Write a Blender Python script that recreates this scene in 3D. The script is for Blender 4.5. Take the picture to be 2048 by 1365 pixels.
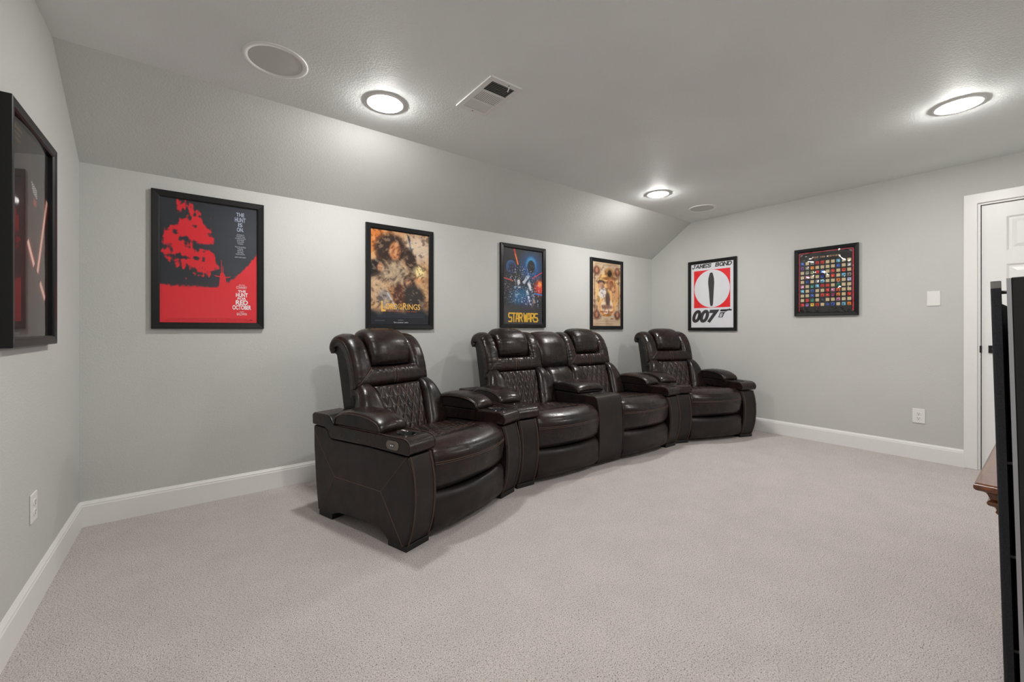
import bpy, bmesh, math, random
import numpy as np
from mathutils import Vector, Matrix
random.seed(7); np.random.seed(7)
for o in list(bpy.data.objects): bpy.data.objects.remove(o)
SC = bpy.context.scene; COL = SC.collection
pi = math.pi
# ---------------------------------------------------------------- camera, light, exposure
cam = bpy.data.cameras.new('camera'); cam_o = bpy.data.objects.new('camera', cam); COL.objects.link(cam_o)
cam.sensor_width = 36; cam.lens = 834.45/2048*36; cam.shift_y = -24.23/2048; cam.clip_start = .03
cam_o.location = (0, 0, 1.1); cam_o.rotation_euler = (pi/2, 0, -math.radians(37.4165))
SC.camera = cam_o
SC.view_settings.view_transform = 'Standard'; SC.view_settings.look = 'None'
SC.view_settings.gamma = 1; SC.view_settings.use_curve_mapping = False
SC.view_settings.exposure = 2.58
LAMP = 62.0                                   # emission of the four downlight lenses
world = bpy.data.worlds.new('world'); SC.world = world; world.use_nodes = True
world.node_tree.nodes['Background'].inputs[0].default_value = (.5, .52, .55, 1)
world.node_tree.nodes['Background'].inputs[1].default_value = 0.0

# room: camera stands at the origin; X runs along the back wall, Y towards it
XL, XR, YB, YF, HK, HC, SL = -.50, 4.866, 3.291, -.58, 2.012, 2.408, .559

# ---------------------------------------------------------------- materials
def srgb(*c):
    return tuple(((v/255)/12.92 if v/255 <= .04045 else ((v/255+.055)/1.055)**2.4) for v in c)
class NT:
    def __init__(s, name):
        s.m = bpy.data.materials.new(name); s.m.use_nodes = True; s.t = s.m.node_tree
        s.b = s.t.nodes['Principled BSDF']; s.out = s.t.nodes['Material Output']
    def n(s, typ, **kw):
        nd = s.t.nodes.new(typ)
        for k, v in kw.items():
            if k in nd.inputs.keys() if isinstance(k, str) else False: nd.inputs[k].default_value = v
            elif hasattr(nd, k): setattr(nd, k, v)
        return nd
    def l(s, a, b): s.t.links.new(a, b)
    def p(s, **kw):
        for k, v in kw.items():
            k = k.replace('_', ' ')
            if isinstance(v, tuple): v = (*v, 1) if len(v) == 3 else v
            s.b.inputs[k].default_value = v
def simple(name, col, rough=.5, metal=0, spec=.5, **kw):
    t = NT(name); t.p(Base_Color=col, Roughness=rough, Metallic=metal); t.b.inputs['Specular IOR Level'].default_value = spec
    for k, v in kw.items(): t.p(**{k: v})
    return t.m
def ramp(t, fac, stops):
    r = t.n('ShaderNodeValToRGB'); e = r.color_ramp.elements
    while len(e) < len(stops): e.new(.5)
    for i, (p, c) in enumerate(stops): e[i].position = p; e[i].color = (*c, 1) if len(c) == 3 else c
    t.l(fac, r.inputs[0]); return r
def coords(t, kind='Object'):
    return t.n('ShaderNodeTexCoord').outputs[kind]
def noise(t, co, scale, detail=3, rough=.5, dist=0):
    n = t.n('ShaderNodeTexNoise'); n.inputs['Scale'].default_value = scale; n.inputs['Detail'].default_value = detail
    n.inputs['Roughness'].default_value = rough; n.inputs['Distortion'].default_value = dist; t.l(co, n.inputs['Vector']); return n
def bump(t, h, strength, dist, prev=None):
    b = t.n('ShaderNodeBump'); b.inputs['Strength'].default_value = strength; b.inputs['Distance'].default_value = dist
    t.l(h, b.inputs['Height'])
    if prev: t.l(prev.outputs[0], b.inputs['Normal'])
    return b
def paint(name, col, sc=75, st=.5, dist=.004, var=.03):
    t = NT(name); co = coords(t)
    n = noise(t, co, sc, 2.5, .55, .6); r = ramp(t, n.outputs[0], [(.40, (0, 0, 0)), (.62, (1, 1, 1))])
    b = bump(t, r.outputs[0], st, dist); t.l(b.outputs[0], t.b.inputs['Normal'])
    n2 = noise(t, co, 1.3, 2); a = tuple(c*(1-var) for c in col); c2 = tuple(c*(1+var) for c in col)
    r2 = ramp(t, n2.outputs[0], [(.35, a), (.65, c2)]); t.l(r2.outputs[0], t.b.inputs['Base Color'])
    t.p(Roughness=.62); t.b.inputs['Specular IOR Level'].default_value = .25
    return t.m
M = {}
M['wall'] = paint('wall_paint', (.565, .568, .550), 110, .14, .0022)
M['ceil'] = paint('ceiling_paint_bounce_lift', (.80, .825, .815), 95, .17, .0028)  # same paint as the walls, lightened and cooled to stand in for bounce light
M['slope'] = paint('slope_paint', (.60, .607, .59), 100, .2, .0025)  # nearer the wall tone; painted bounce left off where the lamps already glare
M['trim'] = simple('white_trim', (.82, .815, .80), .35)
M['door'] = simple('white_door', (.82, .82, .81), .35)
M['plate'] = simple('white_plastic', (.80, .80, .77), .35)
M['slot'] = simple('dark_slot', (.02, .02, .02), .6)
M['frame'] = simple('black_frame', (.0045, .0045, .0055), .36, 0, .35)
M['black_metal'] = simple('black_metal', (.012, .012, .012), .35, .3)
M['can'] = simple('light_trim', (.85, .85, .83), .5)
M['grille'] = simple('speaker_mesh', (.60, .60, .58), .7)
M['ringw'] = simple('speaker_ring', (.86, .86, .84), .5)
def carpet():
    t = NT('carpet'); co = coords(t)
    v = t.n('ShaderNodeTexVoronoi'); v.inputs['Scale'].default_value = 150; t.l(co, v.inputs['Vector'])
    n = noise(t, co, 225, 3, .6, .3); n2 = noise(t, co, 5, 3, .6); n3 = noise(t, co, 330, 2, .6)
    r = ramp(t, n.outputs[0], [(.33, srgb(84, 75, 73)), (.40, srgb(204, 193, 190)), (.54, srgb(234, 224, 221)), (.68, srgb(246, 239, 236))])
    r2 = ramp(t, n2.outputs[0], [(.34, (.93, .93, .93)), (.66, (1, 1, 1))])
    m = t.n('ShaderNodeMix', data_type='RGBA', blend_type='MULTIPLY'); m.inputs[0].default_value = 1
    t.l(r.outputs[0], m.inputs[6]); t.l(r2.outputs[0], m.inputs[7]); t.l(m.outputs[2], t.b.inputs['Base Color'])
    a = t.n('ShaderNodeMath', operation='ADD'); t.l(n.outputs[0], a.inputs[0]); t.l(n3.outputs[0], a.inputs[1])
    b = bump(t, a.outputs[0], .9, .008); t.l(b.outputs[0], t.b.inputs['Normal'])
    t.p(Roughness=.95); t.b.inputs['Specular IOR Level'].default_value = .1
    t.b.inputs['Sheen Weight'].default_value = .15
    return t.m
M['carpet'] = carpet()
def leather(name, dark, red, rough=.34, wr=.35):
    t = NT(name); co = coords(t)
    n = noise(t, co, 5.5, 4, .6, .5)
    r = ramp(t, n.outputs[0], [(.38, dark), (.66, red)]); t.l(r.outputs[0], t.b.inputs['Base Color'])
    ng = t.n('ShaderNodeTexVoronoi'); ng.inputs['Scale'].default_value = 330; t.l(co, ng.inputs['Vector'])
    b1 = bump(t, ng.outputs['Distance'], .12, .001)
    mp = t.n('ShaderNodeMapping'); mp.inputs['Scale'].default_value = (1.6, 1, .6); t.l(co, mp.inputs[0])
    nw = noise(t, mp.outputs[0], 16, 3, .6, 1.2)
    b2 = bump(t, nw.outputs[0], wr, .012, b1); t.l(b2.outputs[0], t.b.inputs['Normal'])
    rr = ramp(t, noise(t, co, 14, 3).outputs[0], [(.3, (rough-.07,)*3), (.7, (rough+.08,)*3)]); t.l(rr.outputs[0], t.b.inputs['Roughness'])
    t.b.inputs['Specular IOR Level'].default_value = .42
    return t.m
M['lea'] = leather('brown_leather', (.0068, .005, .005), (.021, .009, .0075), .30, .05)
M['lea_side'] = leather('side_leather', (.007, .0052, .005), (.0165, .0078, .007), .44, .04)
M['lea_dk'] = leather('shell_leather', (.009, .008, .0075), (.012, .0095, .009), .48, .08)
M['stitch'] = simple('tan_stitching', (.15, .085, .062), .6)
M['piping'] = simple('leather_piping', (.045, .024, .019), .35)
M['foot'] = simple('black_foot', (.010, .009, .009), .5)
M['cup'] = simple('black_cup_liner', (.006, .006, .008), .12)
M['ctrl'] = simple('bronze_control_plate', (.20, .17, .15), .35, .6)
M['btn'] = simple('black_button', (.01, .01, .012), .3)
def wood():
    t = NT('cherry_wood'); co = coords(t); mp = t.n('ShaderNodeMapping'); mp.inputs['Scale'].default_value = (2, 14, 14); t.l(co, mp.inputs[0])
    n = noise(t, mp.outputs[0], 5, 5, .6, 1); r = ramp(t, n.outputs[0], [(.3, (.085, .024, .008)), (.7, (.22, .068, .022))])
    t.l(r.outputs[0], t.b.inputs['Base Color']); t.p(Roughness=.28); t.b.inputs['Coat Weight'].default_value = .4
    return t.m
M['wood'] = wood()
def blackwood():
    t = NT('black_ash_veneer'); co = coords(t); mp = t.n('ShaderNodeMapping'); mp.inputs['Scale'].default_value = (60, 60, 3); t.l(co, mp.inputs[0])
    n = noise(t, mp.outputs[0], 5, 4); r = ramp(t, n.outputs[0], [(.35, (.002, .002, .002)), (.7, (.006, .0058, .0052))])
    t.l(r.outputs[0], t.b.inputs['Base Color']); t.p(Roughness=.5); return t.m
M['bwood'] = blackwood()
def cloth():
    t = NT('charcoal_speaker_cloth'); co = coords(t); n = noise(t, co, 400, 2)
    r = ramp(t, n.outputs[0], [(.3, (.006, .006, .0085)), (.7, (.016, .016, .021))]); t.l(r.outputs[0], t.b.inputs['Base Color'])
    t.p(Roughness=.95); return t.m
M['cloth'] = cloth()
M['silver'] = simple('silver_edge', (.33, .325, .345), .45)
M['greycap'] = simple('grey_cap', (.16, .155, .145), .5)
M['cone'] = simple('speaker_cone', (.02, .02, .02), .4)
M['chrome'] = simple('chrome', (.5, .5, .5), .2, 1)
def lens():
    t = NT('lit_lens'); e = t.n('ShaderNodeEmission'); e.inputs[0].default_value = (1, .98, .95, 1); e.inputs[1].default_value = LAMP
    t.l(e.outputs[0], t.out.inputs[0]); return t.m
M['lens'] = lens()
def glass(name, wave=0, ws=6, ior=1.45):
    t = NT(name); co = coords(t)
    tr = t.n('ShaderNodeBsdfTransparent'); g = t.n('ShaderNodeBsdfGlossy'); g.inputs['Roughness'].default_value = .03
    f = t.n('ShaderNodeFresnel'); f.inputs[0].default_value = ior; mx = t.n('ShaderNodeMixShader')
    if wave:
        b = bump(t, noise(t, co, ws, 2, .5, .8).outputs[0], 1, wave); t.l(b.outputs[0], g.inputs['Normal'])
    ge = t.n('ShaderNodeNewGeometry'); om = t.n('ShaderNodeMath', operation='SUBTRACT'); om.inputs[0].default_value = 1; t.l(ge.outputs['Backfacing'], om.inputs[1])
    mu = t.n('ShaderNodeMath', operation='MULTIPLY'); t.l(f.outputs[0], mu.inputs[0]); t.l(om.outputs[0], mu.inputs[1]); t.l(mu.outputs[0], mx.inputs[0]); t.l(tr.outputs[0], mx.inputs[1]); t.l(g.outputs[0], mx.inputs[2]); t.l(mx.outputs[0], t.out.inputs[0])
    return t.m
M['glass'] = glass('poster_glazing', .0015, 2.5)
M['glass_wavy'] = glass('creased_poster_glazing', .03, 4, 1.8)
def print_mat():
    t = NT('poster_print'); a = t.n('ShaderNodeAttribute', attribute_name='art'); t.l(a.outputs['Color'], t.b.inputs['Base Color'])
    t.p(Roughness=.5); t.b.inputs['Specular IOR Level'].default_value = .3; return t.m
M['print'] = print_mat()
inkc = {}
def ink(c):
    if c not in inkc: inkc[c] = simple('ink', srgb(*c), .5, 0, .3)
    return inkc[c]

# ---------------------------------------------------------------- helpers
def link(name, me, mat=None, parent=None):
    o = bpy.data.objects.new(name, me); COL.objects.link(o)
    if mat is not None and not me.materials: me.materials.append(mat)
    if parent: o.parent = parent
    return o
def mesh(name, V, F, mat, parent=None, smooth=False, fix=True):
    me = bpy.data.meshes.new(name); me.from_pydata([tuple(map(float, v)) for v in V], [], [tuple(map(int, f)) for f in F]); me.update()
    if fix:
        bm = bmesh.new(); bm.from_mesh(me); bmesh.ops.recalc_face_normals(bm, faces=bm.faces); bm.to_mesh(me); bm.free()
    if smooth: me.polygons.foreach_set('use_smooth', [True]*len(me.polygons))
    return link(name, me, mat, parent)
def boxes(name, L, mat, parent=None, bevel=0):
    V, F = [], []
    for (x0, x1, y0, y1, z0, z1) in L:
        b = len(V); V += [(x, y, z) for x in (x0, x1) for y in (y0, y1) for z in (z0, z1)]
        F += [(b+0, b+1, b+3, b+2), (b+4, b+6, b+7, b+5), (b+0, b+4, b+5, b+1), (b+2, b+3, b+7, b+6), (b+0, b+2, b+6, b+4), (b+1, b+5, b+7, b+3)]
    o = mesh(name, V, F, mat, parent)
    if bevel: bev(o, bevel)
    return o
def bev(o, w, seg=3, ang=35):
    m = o.modifiers.new('Bevel', 'BEVEL'); m.width = w; m.segments = seg; m.limit_method = 'ANGLE'; m.angle_limit = math.radians(ang)
    o.data.polygons.foreach_set('use_smooth', [True]*len(o.data.polygons))
    n = o.modifiers.new('WN', 'WEIGHTED_NORMAL'); n.keep_sharp = False
    return o
def prism(name, prof, x0, x1, mat, parent=None, bevel=0, axis='x', seg=3):
    n = len(prof); V = [(x0, a, b) for a, b in prof]+[(x1, a, b) for a, b in prof]
    if axis == 'y': V = [(b, a, c) for a, b, c in V]
    F = [tuple(range(n)), tuple(range(2*n-1, n-1, -1))]+[(i, (i+1) % n, n+(i+1) % n, n+i) for i in range(n)]
    o = mesh(name, V, F, mat, parent)
    if bevel: bev(o, bevel, seg)
    return o
def tube(name, paths, r, mat, parent=None, k=5):
    if 'piping' in name and len(paths) > 1: return [tube(name, [p], r, mat, parent, k) for p in paths][0]
    V, F = [], []
    for P in paths:
        P = [Vector(p) for p in P]; b0 = len(V)
        for i, p in enumerate(P):
            d = (P[min(i+1, len(P)-1)]-P[max(i-1, 0)]).normalized()
            a = d.cross(Vector((.31, .87, .38))).normalized(); c = d.cross(a)
            for j in range(k):
                t = 2*pi*j/k; V.append(p+a*math.cos(t)*r+c*math.sin(t)*r)
        for i in range(len(P)-1):
            for j in range(k):
                F.append((b0+i*k+j, b0+i*k+(j+1) % k, b0+(i+1)*k+(j+1) % k, b0+(i+1)*k+j))
    return mesh(name, V, F, mat, parent, True)
def lathe(name, prof, mat, parent=None, n=48, c=(0, 0, 0)):
    V, F = [], []
    for r, z in prof:
        for j in range(n): V.append((c[0]+r*math.cos(2*pi*j/n), c[1]+r*math.sin(2*pi*j/n), c[2]+z))
    for i in range(len(prof)-1):
        for j in range(n): F.append((i*n+j, i*n+(j+1) % n, (i+1)*n+(j+1) % n, (i+1)*n+j))
    return mesh(name, V, F, mat, parent, True)
def empty(name, loc=(0, 0, 0), rz=0, parent=None):
    o = bpy.data.objects.new(name, None); COL.objects.link(o); o.location = loc; o.rotation_euler = (0, 0, rz); o.empty_display_size = .1
    if parent: o.parent = parent
    return o
def tag(o, label, cat, group=None):
    o['label'] = label; o['category'] = cat
    if group: o['group'] = group
    return o
def struct(o): o['kind'] = 'structure'; return o
def copy_tree(o, parent=None):
    c = o.copy(); COL.objects.link(c); c.parent = parent
    for ch in list(o.children): copy_tree(ch, c)
    return c
def spl(pts, t):
    """smooth interpolation through 2D points by arc length (Catmull-Rom)"""
    pts = np.array(pts, float); d = np.r_[0, np.cumsum(np.linalg.norm(np.diff(pts, axis=0), axis=1))]; d /= d[-1]
    t = np.asarray(t, float); i = np.clip(np.searchsorted(d, t, 'right')-1, 0, len(pts)-2)
    s = (t-d[i])/(d[i+1]-d[i]); m = np.zeros_like(pts)
    m[1:-1] = (pts[2:]-pts[:-2])/(d[2:]-d[:-2])[:, None]; m[0] = (pts[1]-pts[0])/(d[1]-d[0]); m[-1] = (pts[-1]-pts[-2])/(d[-1]-d[-2])
    h = (d[i+1]-d[i])[..., None]; s = s[..., None]
    return (2*s**3-3*s**2+1)*pts[i]+(s**3-2*s**2+s)*h*m[i]+(-2*s**3+3*s**2)*pts[i+1]+(s**3-s**2)*h*m[i+1]
def cosp(n, mixu=.45):
    i = np.arange(n+1)/n; return mixu*i+(1-mixu)*(1-np.cos(pi*i))/2
def edge(t, p=5): return np.sqrt(np.clip(1-np.abs(2*t-1)**p, 0, 1))
def grid_normals(P):
    du = np.gradient(P, axis=0); dv = np.gradient(P, axis=1); n = np.cross(du, dv)
    l = np.linalg.norm(n, axis=2, keepdims=True); l[l < 1e-12] = 1
    return n/l
def vnoise(X, Y, s, seed=0):
    rs = np.random.RandomState(seed); G = rs.rand(64, 64); x = X*s; y = Y*s
    xi = np.floor(x).astype(int); yi = np.floor(y).astype(int); fx = x-xi; fy = y-yi; fx = fx*fx*(3-2*fx); fy = fy*fy*(3-2*fy)
    g = lambda a, b: G[a % 64, b % 64]
    return (g(xi, yi)*(1-fx)+g(xi+1, yi)*fx)*(1-fy)+(g(xi, yi+1)*(1-fx)+g(xi+1, yi+1)*fx)*fy
def puff(name, Pf, nu, nv, T, depth, mat, parent, pu=5, pv=5, uni=False, wr=0, seed=1, extra=None, EF=None):
    """closed padded leather piece: front surface Pf(u,v) swollen along its normal, rounded at its seams"""
    u = np.arange(nu+1)/nu if uni else cosp(nu); v = np.arange(nv+1)/nv if uni else cosp(nv)
    U, V = np.meshgrid(u, v, indexing='ij'); P = Pf(U, V); N = grid_normals(P)
    if N[..., 1].mean()-N[..., 2].mean()*.6 > 0: N = -N
    E = EF(U, V) if EF else edge(U, pu)*edge(V, pv)
    h = T*E
    if wr:
        gu = vnoise(U, U*0+.37, 34, seed)-.5; gv = vnoise(V, V*0+.61, 34, seed+1)-.5
        h = h+wr*1.5*E*(gu*(np.exp(-V/.14)+np.exp(-(1-V)/.14))*np.sin(pi*U)+gv*(np.exp(-U/.16)+np.exp(-(1-U)/.16))*np.sin(pi*V))+wr*.5*E*(vnoise(P[..., 0], P[..., 2]+P[..., 1], 11, seed+2)-.5)
    if extra is not None: h = h+extra(U, V, P)*E
    Fp = P+N*h[..., None]; B = P-N*depth
    nU, nV = U.shape; Vt = np.concatenate([Fp.reshape(-1, 3), B.reshape(-1, 3)]); off = nU*nV
    idx = np.arange(off).reshape(nU, nV); F = []
    a, b, c, d = idx[:-1, :-1].ravel(), idx[1:, :-1].ravel(), idx[1:, 1:].ravel(), idx[:-1, 1:].ravel()
    F += list(zip(a, b, c, d)); F += list(zip(a+off, d+off, c+off, b+off))
    for line in (idx[:, 0], idx[:, -1][::-1], idx[0, :][::-1], idx[-1, :]):
        for i in range(len(line)-1): F.append((line[i+1], line[i], line[i]+off, line[i+1]+off))
    o = mesh(name, Vt, F, mat, parent, True)
    def at(uu, vv, lift=.0008):
        uu = np.atleast_1d(np.asarray(uu, float)); vv = np.atleast_1d(np.asarray(vv, float)); e = 1e-3
        out = []
        for x, y in zip(uu, vv):
            UU, VV = np.meshgrid(np.clip([x-e, x, x+e], 0, 1), np.clip([y-e, y, y+e], 0, 1), indexing='ij'); p = Pf(UU, VV); n = grid_normals(p)[1, 1]
            if n[1]-n[2]*.6 > 0: n = -n
            Eh = edge(np.array(x), pu)*edge(np.array(y), pv); hh = T*Eh
            if extra is not None: hh = hh+extra(np.array(x), np.array(y), p[1, 1])*Eh
            out.append(p[1, 1]+n*(hh+lift))
        return out
    return o, at

# ---------------------------------------------------------------- setting
def wall_mesh(name, quads, mat):
    V, F = [], []
    for q in quads: b = len(V); V += q; F.append((b, b+1, b+2, b+3))
    return V, F
T_ = .12
struct(boxes('floor', [(XL-T_, XR+T_, YF-T_, YB+T_, -.1, 0)], M['carpet']))
def pwall(name, prof, x0, x1, mat, axis):  # prof in (a,z)
    return struct(prism(name, prof, x0, x1, mat, None, 0, axis))
gab = [(YF, 0), (YB, 0), (YB, HK+.04), (YB-SL, HC+.04), (YF+SL, HC+.04), (YF, HK+.04)]
pwall('wall_left', gab, XL-T_, XL, M['wall'], 'x')
# right wall with door opening
DY1, DY0, DZ = .362, -.452, 2.072
struct(mesh('wall_right', *(lambda a: (
    [(XR, y, z) for y, z in a]+[(XR+T_, y, z) for y, z in a],
    [(0, 1, 2, 3), (4, 5, 6, 7), (3, 2, 8, 9, 5, 4)]+[(12, 11, 10, 13)]+[(0, 3, 13, 10), (6, 5, 15, 16)]+[(3, 4, 14, 13)]+[(4, 7, 17, 14)]
))([(DY1, 0), (YB, 0), (YB, HK+.04), (DY1, DZ), (DY0, DZ), (YF, HK+.04), (YF, 0), (DY0, 0), (YB-SL, HC+.04), (YF+SL, HC+.04)]), M['wall'], fix=False))
struct(boxes('wall_back', [(XL, XR, YB, YB+T_, 0, HK+.02)], M['wall']))
struct(boxes('wall_front', [(XL, XR, YF-T_, YF, 0, HK+.02)], M['wall']))
cp = [(YB+.02, HK), (YB-SL, HC), (YF+SL, HC), (YF-.02, HK), (YF-.02, HK+.12), (YF+SL-.05, HC+.12), (YB-SL+.05, HC+.12), (YB+.02, HK+.12)]
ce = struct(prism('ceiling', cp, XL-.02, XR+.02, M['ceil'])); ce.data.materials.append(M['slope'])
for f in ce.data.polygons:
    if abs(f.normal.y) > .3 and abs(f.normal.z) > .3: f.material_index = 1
# baseboards (profile: flat board, bevelled cap)
BP = [(0, 0), (-.014, 0), (-.014, .112), (-.0115, .118), (-.0115, .124), (-.007, .132), (-.004, .139), (0, .139)]
struct(prism('baseboard_back', [(YB+a, z) for a, z in BP], XL, XR, M['trim']))
struct(prism('baseboard_right', [(XR+a, z) for a, z in BP], .452, YB, M['trim'], axis='y'))
struct(prism('baseboard_left', [(XL-a, z) for a, z in BP], YF, YB, M['trim'], axis='y'))
struct(prism('baseboard_front', [(YF-a, z) for a, z in BP], XL, XR, M['trim']))
# door casing, jamb
X1 = XR-.018
cas = []
c_ = struct(mesh('trim_1', [(x, y, z) for x in (XR, X1) for y, z in [(.452, 0), (.452, 2.155), (-.542, 2.155), (-.542, 0), (-.468, 0), (-.468, 2.076), (.378, 2.076), (.378, 0)]],
     [(0, 1, 6, 7), (1, 2, 5, 6), (2, 3, 4, 5), (8, 15, 14, 9), (9, 14, 13, 10), (10, 13, 12, 11), (0, 8, 9, 1), (1, 9, 10, 2), (2, 10, 11, 3), (7, 6, 14, 15), (6, 5, 13, 14), (5, 4, 12, 13), (0, 7, 15, 8), (3, 11, 12, 4)], M['trim']))
bev(c_, .004, 2)
struct(boxes('trim_2', [(XR-.004, XR+.11, .362, .378, 0, 2.076), (XR-.004, XR+.11, -.468, -.452, 0, 2.076), (XR-.004, XR+.11, -.452, .362, 2.062, 2.076)], M['trim'], None, .002))
# six panel door
dr = empty('door_1', (XR+.008, (.358-.448)/2, 0)); struct(dr)
hw = .403
ys = [-hw, -hw+.125, -.055, .055, hw-.125, hw]; zs = [.012, .24, .80, .95, 1.59, 1.69, 1.952, 2.056]
def door_slab():
    V, F = [], []
    def quad(a, b, c, d): b0 = len(V); V.extend([a, b, c, d]); F.append((b0, b0+1, b0+2, b0+3))
    for i in range(5):
        for j in range(7):
            y0, y1, z0, z1 = ys[i], ys[i+1], zs[j], zs[j+1]
            if i in (1, 3) and j in (1, 3, 5):
                rings = [(0, 0), (.012, .009), (.026, .009), (.05, .002)]
                for (i0, d0), (i1, d1) in zip(rings[:-1], rings[1:]):
                    A = [(d0, y0+i0, z0+i0), (d0, y1-i0, z0+i0), (d0, y1-i0, z1-i0), (d0, y0+i0, z1-i0)]; B = [(d1, y0+i1, z0+i1), (d1, y1-i1, z0+i1), (d1, y1-i1, z1-i1), (d1, y0+i1, z1-i1)]
                    for k in range(4): quad(A[k], A[(k+1) % 4], B[(k+1) % 4], B[k])
                quad(*B)
            else: quad((0, y0, z0), (0, y1, z0), (0, y1, z1), (0, y0, z1))
    for (a, b) in [((-hw, .012), (hw, .012)), ((hw, .012), (hw, 2.056)), ((hw, 2.056), (-hw, 2.056)), ((-hw, 2.056), (-hw, .012))]:
        quad((0, a[0], a[1]), (0, b[0], b[1]), (.035, b[0], b[1]), (.035, a[0], a[1]))
    quad((.035, -hw, .012), (.035, -hw, 2.056), (.035, hw, 2.056), (.035, hw, .012))
    return V, F
V, F = door_slab(); me = mesh('door_slab', V, F, M['door'], dr)
bm = bmesh.new(); bm.from_mesh(me.data); bmesh.ops.remove_doubles(bm, verts=bm.verts, dist=1e-5); bmesh.ops.recalc_face_normals(bm, faces=bm.faces); bm.to_mesh(me.data); bm.free()
hd = boxes('door_handle', [(-.010, 0, hw-.095, hw-.035, .915, .972)], M['black_metal'], dr, .002)
tube('lever', [[(-.010, hw-.065, .943), (-.045, hw-.065, .943)], [(-.045, hw-.055, .943), (-.045, hw-.17, .943)]], .009, M['black_metal'], hd, 10)
boxes('strike_plate', [(-.014, .004, hw-.002, hw+.010, .915, .970)], M['black_metal'], dr, .003)
boxes('hinge', [(-.003, .012, -hw-.004, -hw+.002, z, z+.09) for z in (.2, 1., 1.8)], M['black_metal'], dr)

# ---------------------------------------------------------------- ceiling things
def downlight(x, y, label):
    t = empty('ceiling_light', (x, y, HC)); tag(t, label, 'ceiling light', 'recessed downlights')
    lathe('trim_ring', [(.108, 0), (.108, -.004), (.103, -.007), (.090, -.006), (.080, -.003), (.074, -.0025), (.072, .0)], M['can'], t)
    lathe('lens', [(.074, -.003), (.073, -.012), (.066, -.017), (.050, -.020), (.028, -.0222), (.0001, -.023)], M['lens'], t)
    return t
downlight(.885, 2.365, 'lit round downlight in the ceiling left of the air vent')
downlight(3.577, 2.349, 'lit round downlight in the ceiling near the far corner, beside the far ceiling speaker')
downlight(3.55, .351, 'lit round downlight in the ceiling nearest the white door, at upper right')
downlight(.885, .351, 'lit round downlight in the ceiling above the camera, out of the frame')
def cspeaker(x, y, label):
    t = empty('ceiling_speaker', (x, y, HC)); tag(t, label, 'ceiling speaker', 'round ceiling speakers')
    lathe('trim_ring', [(.140, 0), (.140, -.0045), (.138, -.0055), (.118, -.0055), (.117, -.003), (.117, .0)], M['ringw'], t, 64)
    lathe('speaker_grille', [(.117, -.003), (.10, -.0045), (.05, -.0055), (.0001, -.006)], M['grille'], t, 64)
cspeaker(.322, 2.315, 'large round white-rimmed ceiling speaker nearest the left wall')
cspeaker(4.385, 2.338, 'round white-rimmed ceiling speaker in the far corner by the right wall')
def vent():
    t = empty('air_vent', (1.322, 1.95, HC)); tag(t, 'white rectangular ceiling air vent with three louvre sections and a lever', 'vent')
    w, l = .103, .182; wi = .074
    Z = -.006
    secs = [(-.150, -.060), (-.045, .045), (.058, .145)]
    fr = [(-w, -wi, -l, l, Z-.002, Z), (wi, w, -l, l, Z-.002, Z), (-wi, wi, -l, secs[0][0], Z-.002, Z), (-wi, wi, secs[0][1], secs[1][0], Z-.002, Z), (-wi, wi, secs[1][1], secs[2][0], Z-.002, Z), (-wi, wi, secs[2][1], l, Z-.002, Z)]
    fr += [(-w, -w+.002, -l, l, Z, 0), (w-.002, w, -l, l, Z, 0), (-w, w, -l, -l+.002, Z, 0), (-w, w, l-.002, l, Z, 0)]
    boxes('vent_frame', fr, M['plate'], t)
    boxes('dark_duct_sheet', [(-wi-.002, wi+.002, -.152, .147, -.0012, -.0006)], M['slot'], t)  # dark sheet under the solid ceiling, stands in for the shade inside a duct
    def slat(p0, p1, ang, wd):   # thin tilted blade
        p0 = Vector(p0); p1 = Vector(p1); d = (p1-p0).normalized(); s = Vector((-d.y, d.x, 0))
        a = s*math.cos(ang)*wd/2+Vector((0, 0, 1))*math.sin(ang)*wd/2; n = d.cross(a).normalized()*.0004
        V = [p0-a-n, p0+a-n, p0+a+n, p0-a+n, p1-a-n, p1+a-n, p1+a+n, p1-a+n]
        mesh('slat', V, [(0, 1, 2, 3), (4, 7, 6, 5), (0, 4, 5, 1), (1, 5, 6, 2), (2, 6, 7, 3), (3, 7, 4, 0)], M['plate'], t)
    n = 7
    for i in range(n+1):
        y = secs[0][0]+(secs[0][1]-secs[0][0])*i/n; slat((-wi, y, -.0045), (wi, y, -.0045), .72, .0072)
    n = 13
    for i in range(n):
        x = -wi+(2*wi)*(i+.5)/n; slat((x, secs[1][0], -.0055), (x, secs[1][1], -.0055), .30, .0072)
    n = 8
    for i in range(n):
        y = secs[2][0]+(secs[2][1]-secs[2][0])*(i+.5)/n; slat((-wi, y, -.005), (wi, y, -.005), -.34, .0088)
    tube('lever', [[(.03, -.158, Z-.002), (.03, -.152, Z-.012), (.028, -.146, Z-.022)]], .003, M['plate'], t, 8)
    lathe('screw', [(.0001, Z-.004), (.003, Z-.0038), (.0035, Z-.002)], M['slot'], t, 10, (0, .165, 0)); lathe('screw', [(.0001, Z-.004), (.003, Z-.0038), (.0035, Z-.002)], M['slot'], t, 10, (.02, -.168, 0))
vent()

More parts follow.
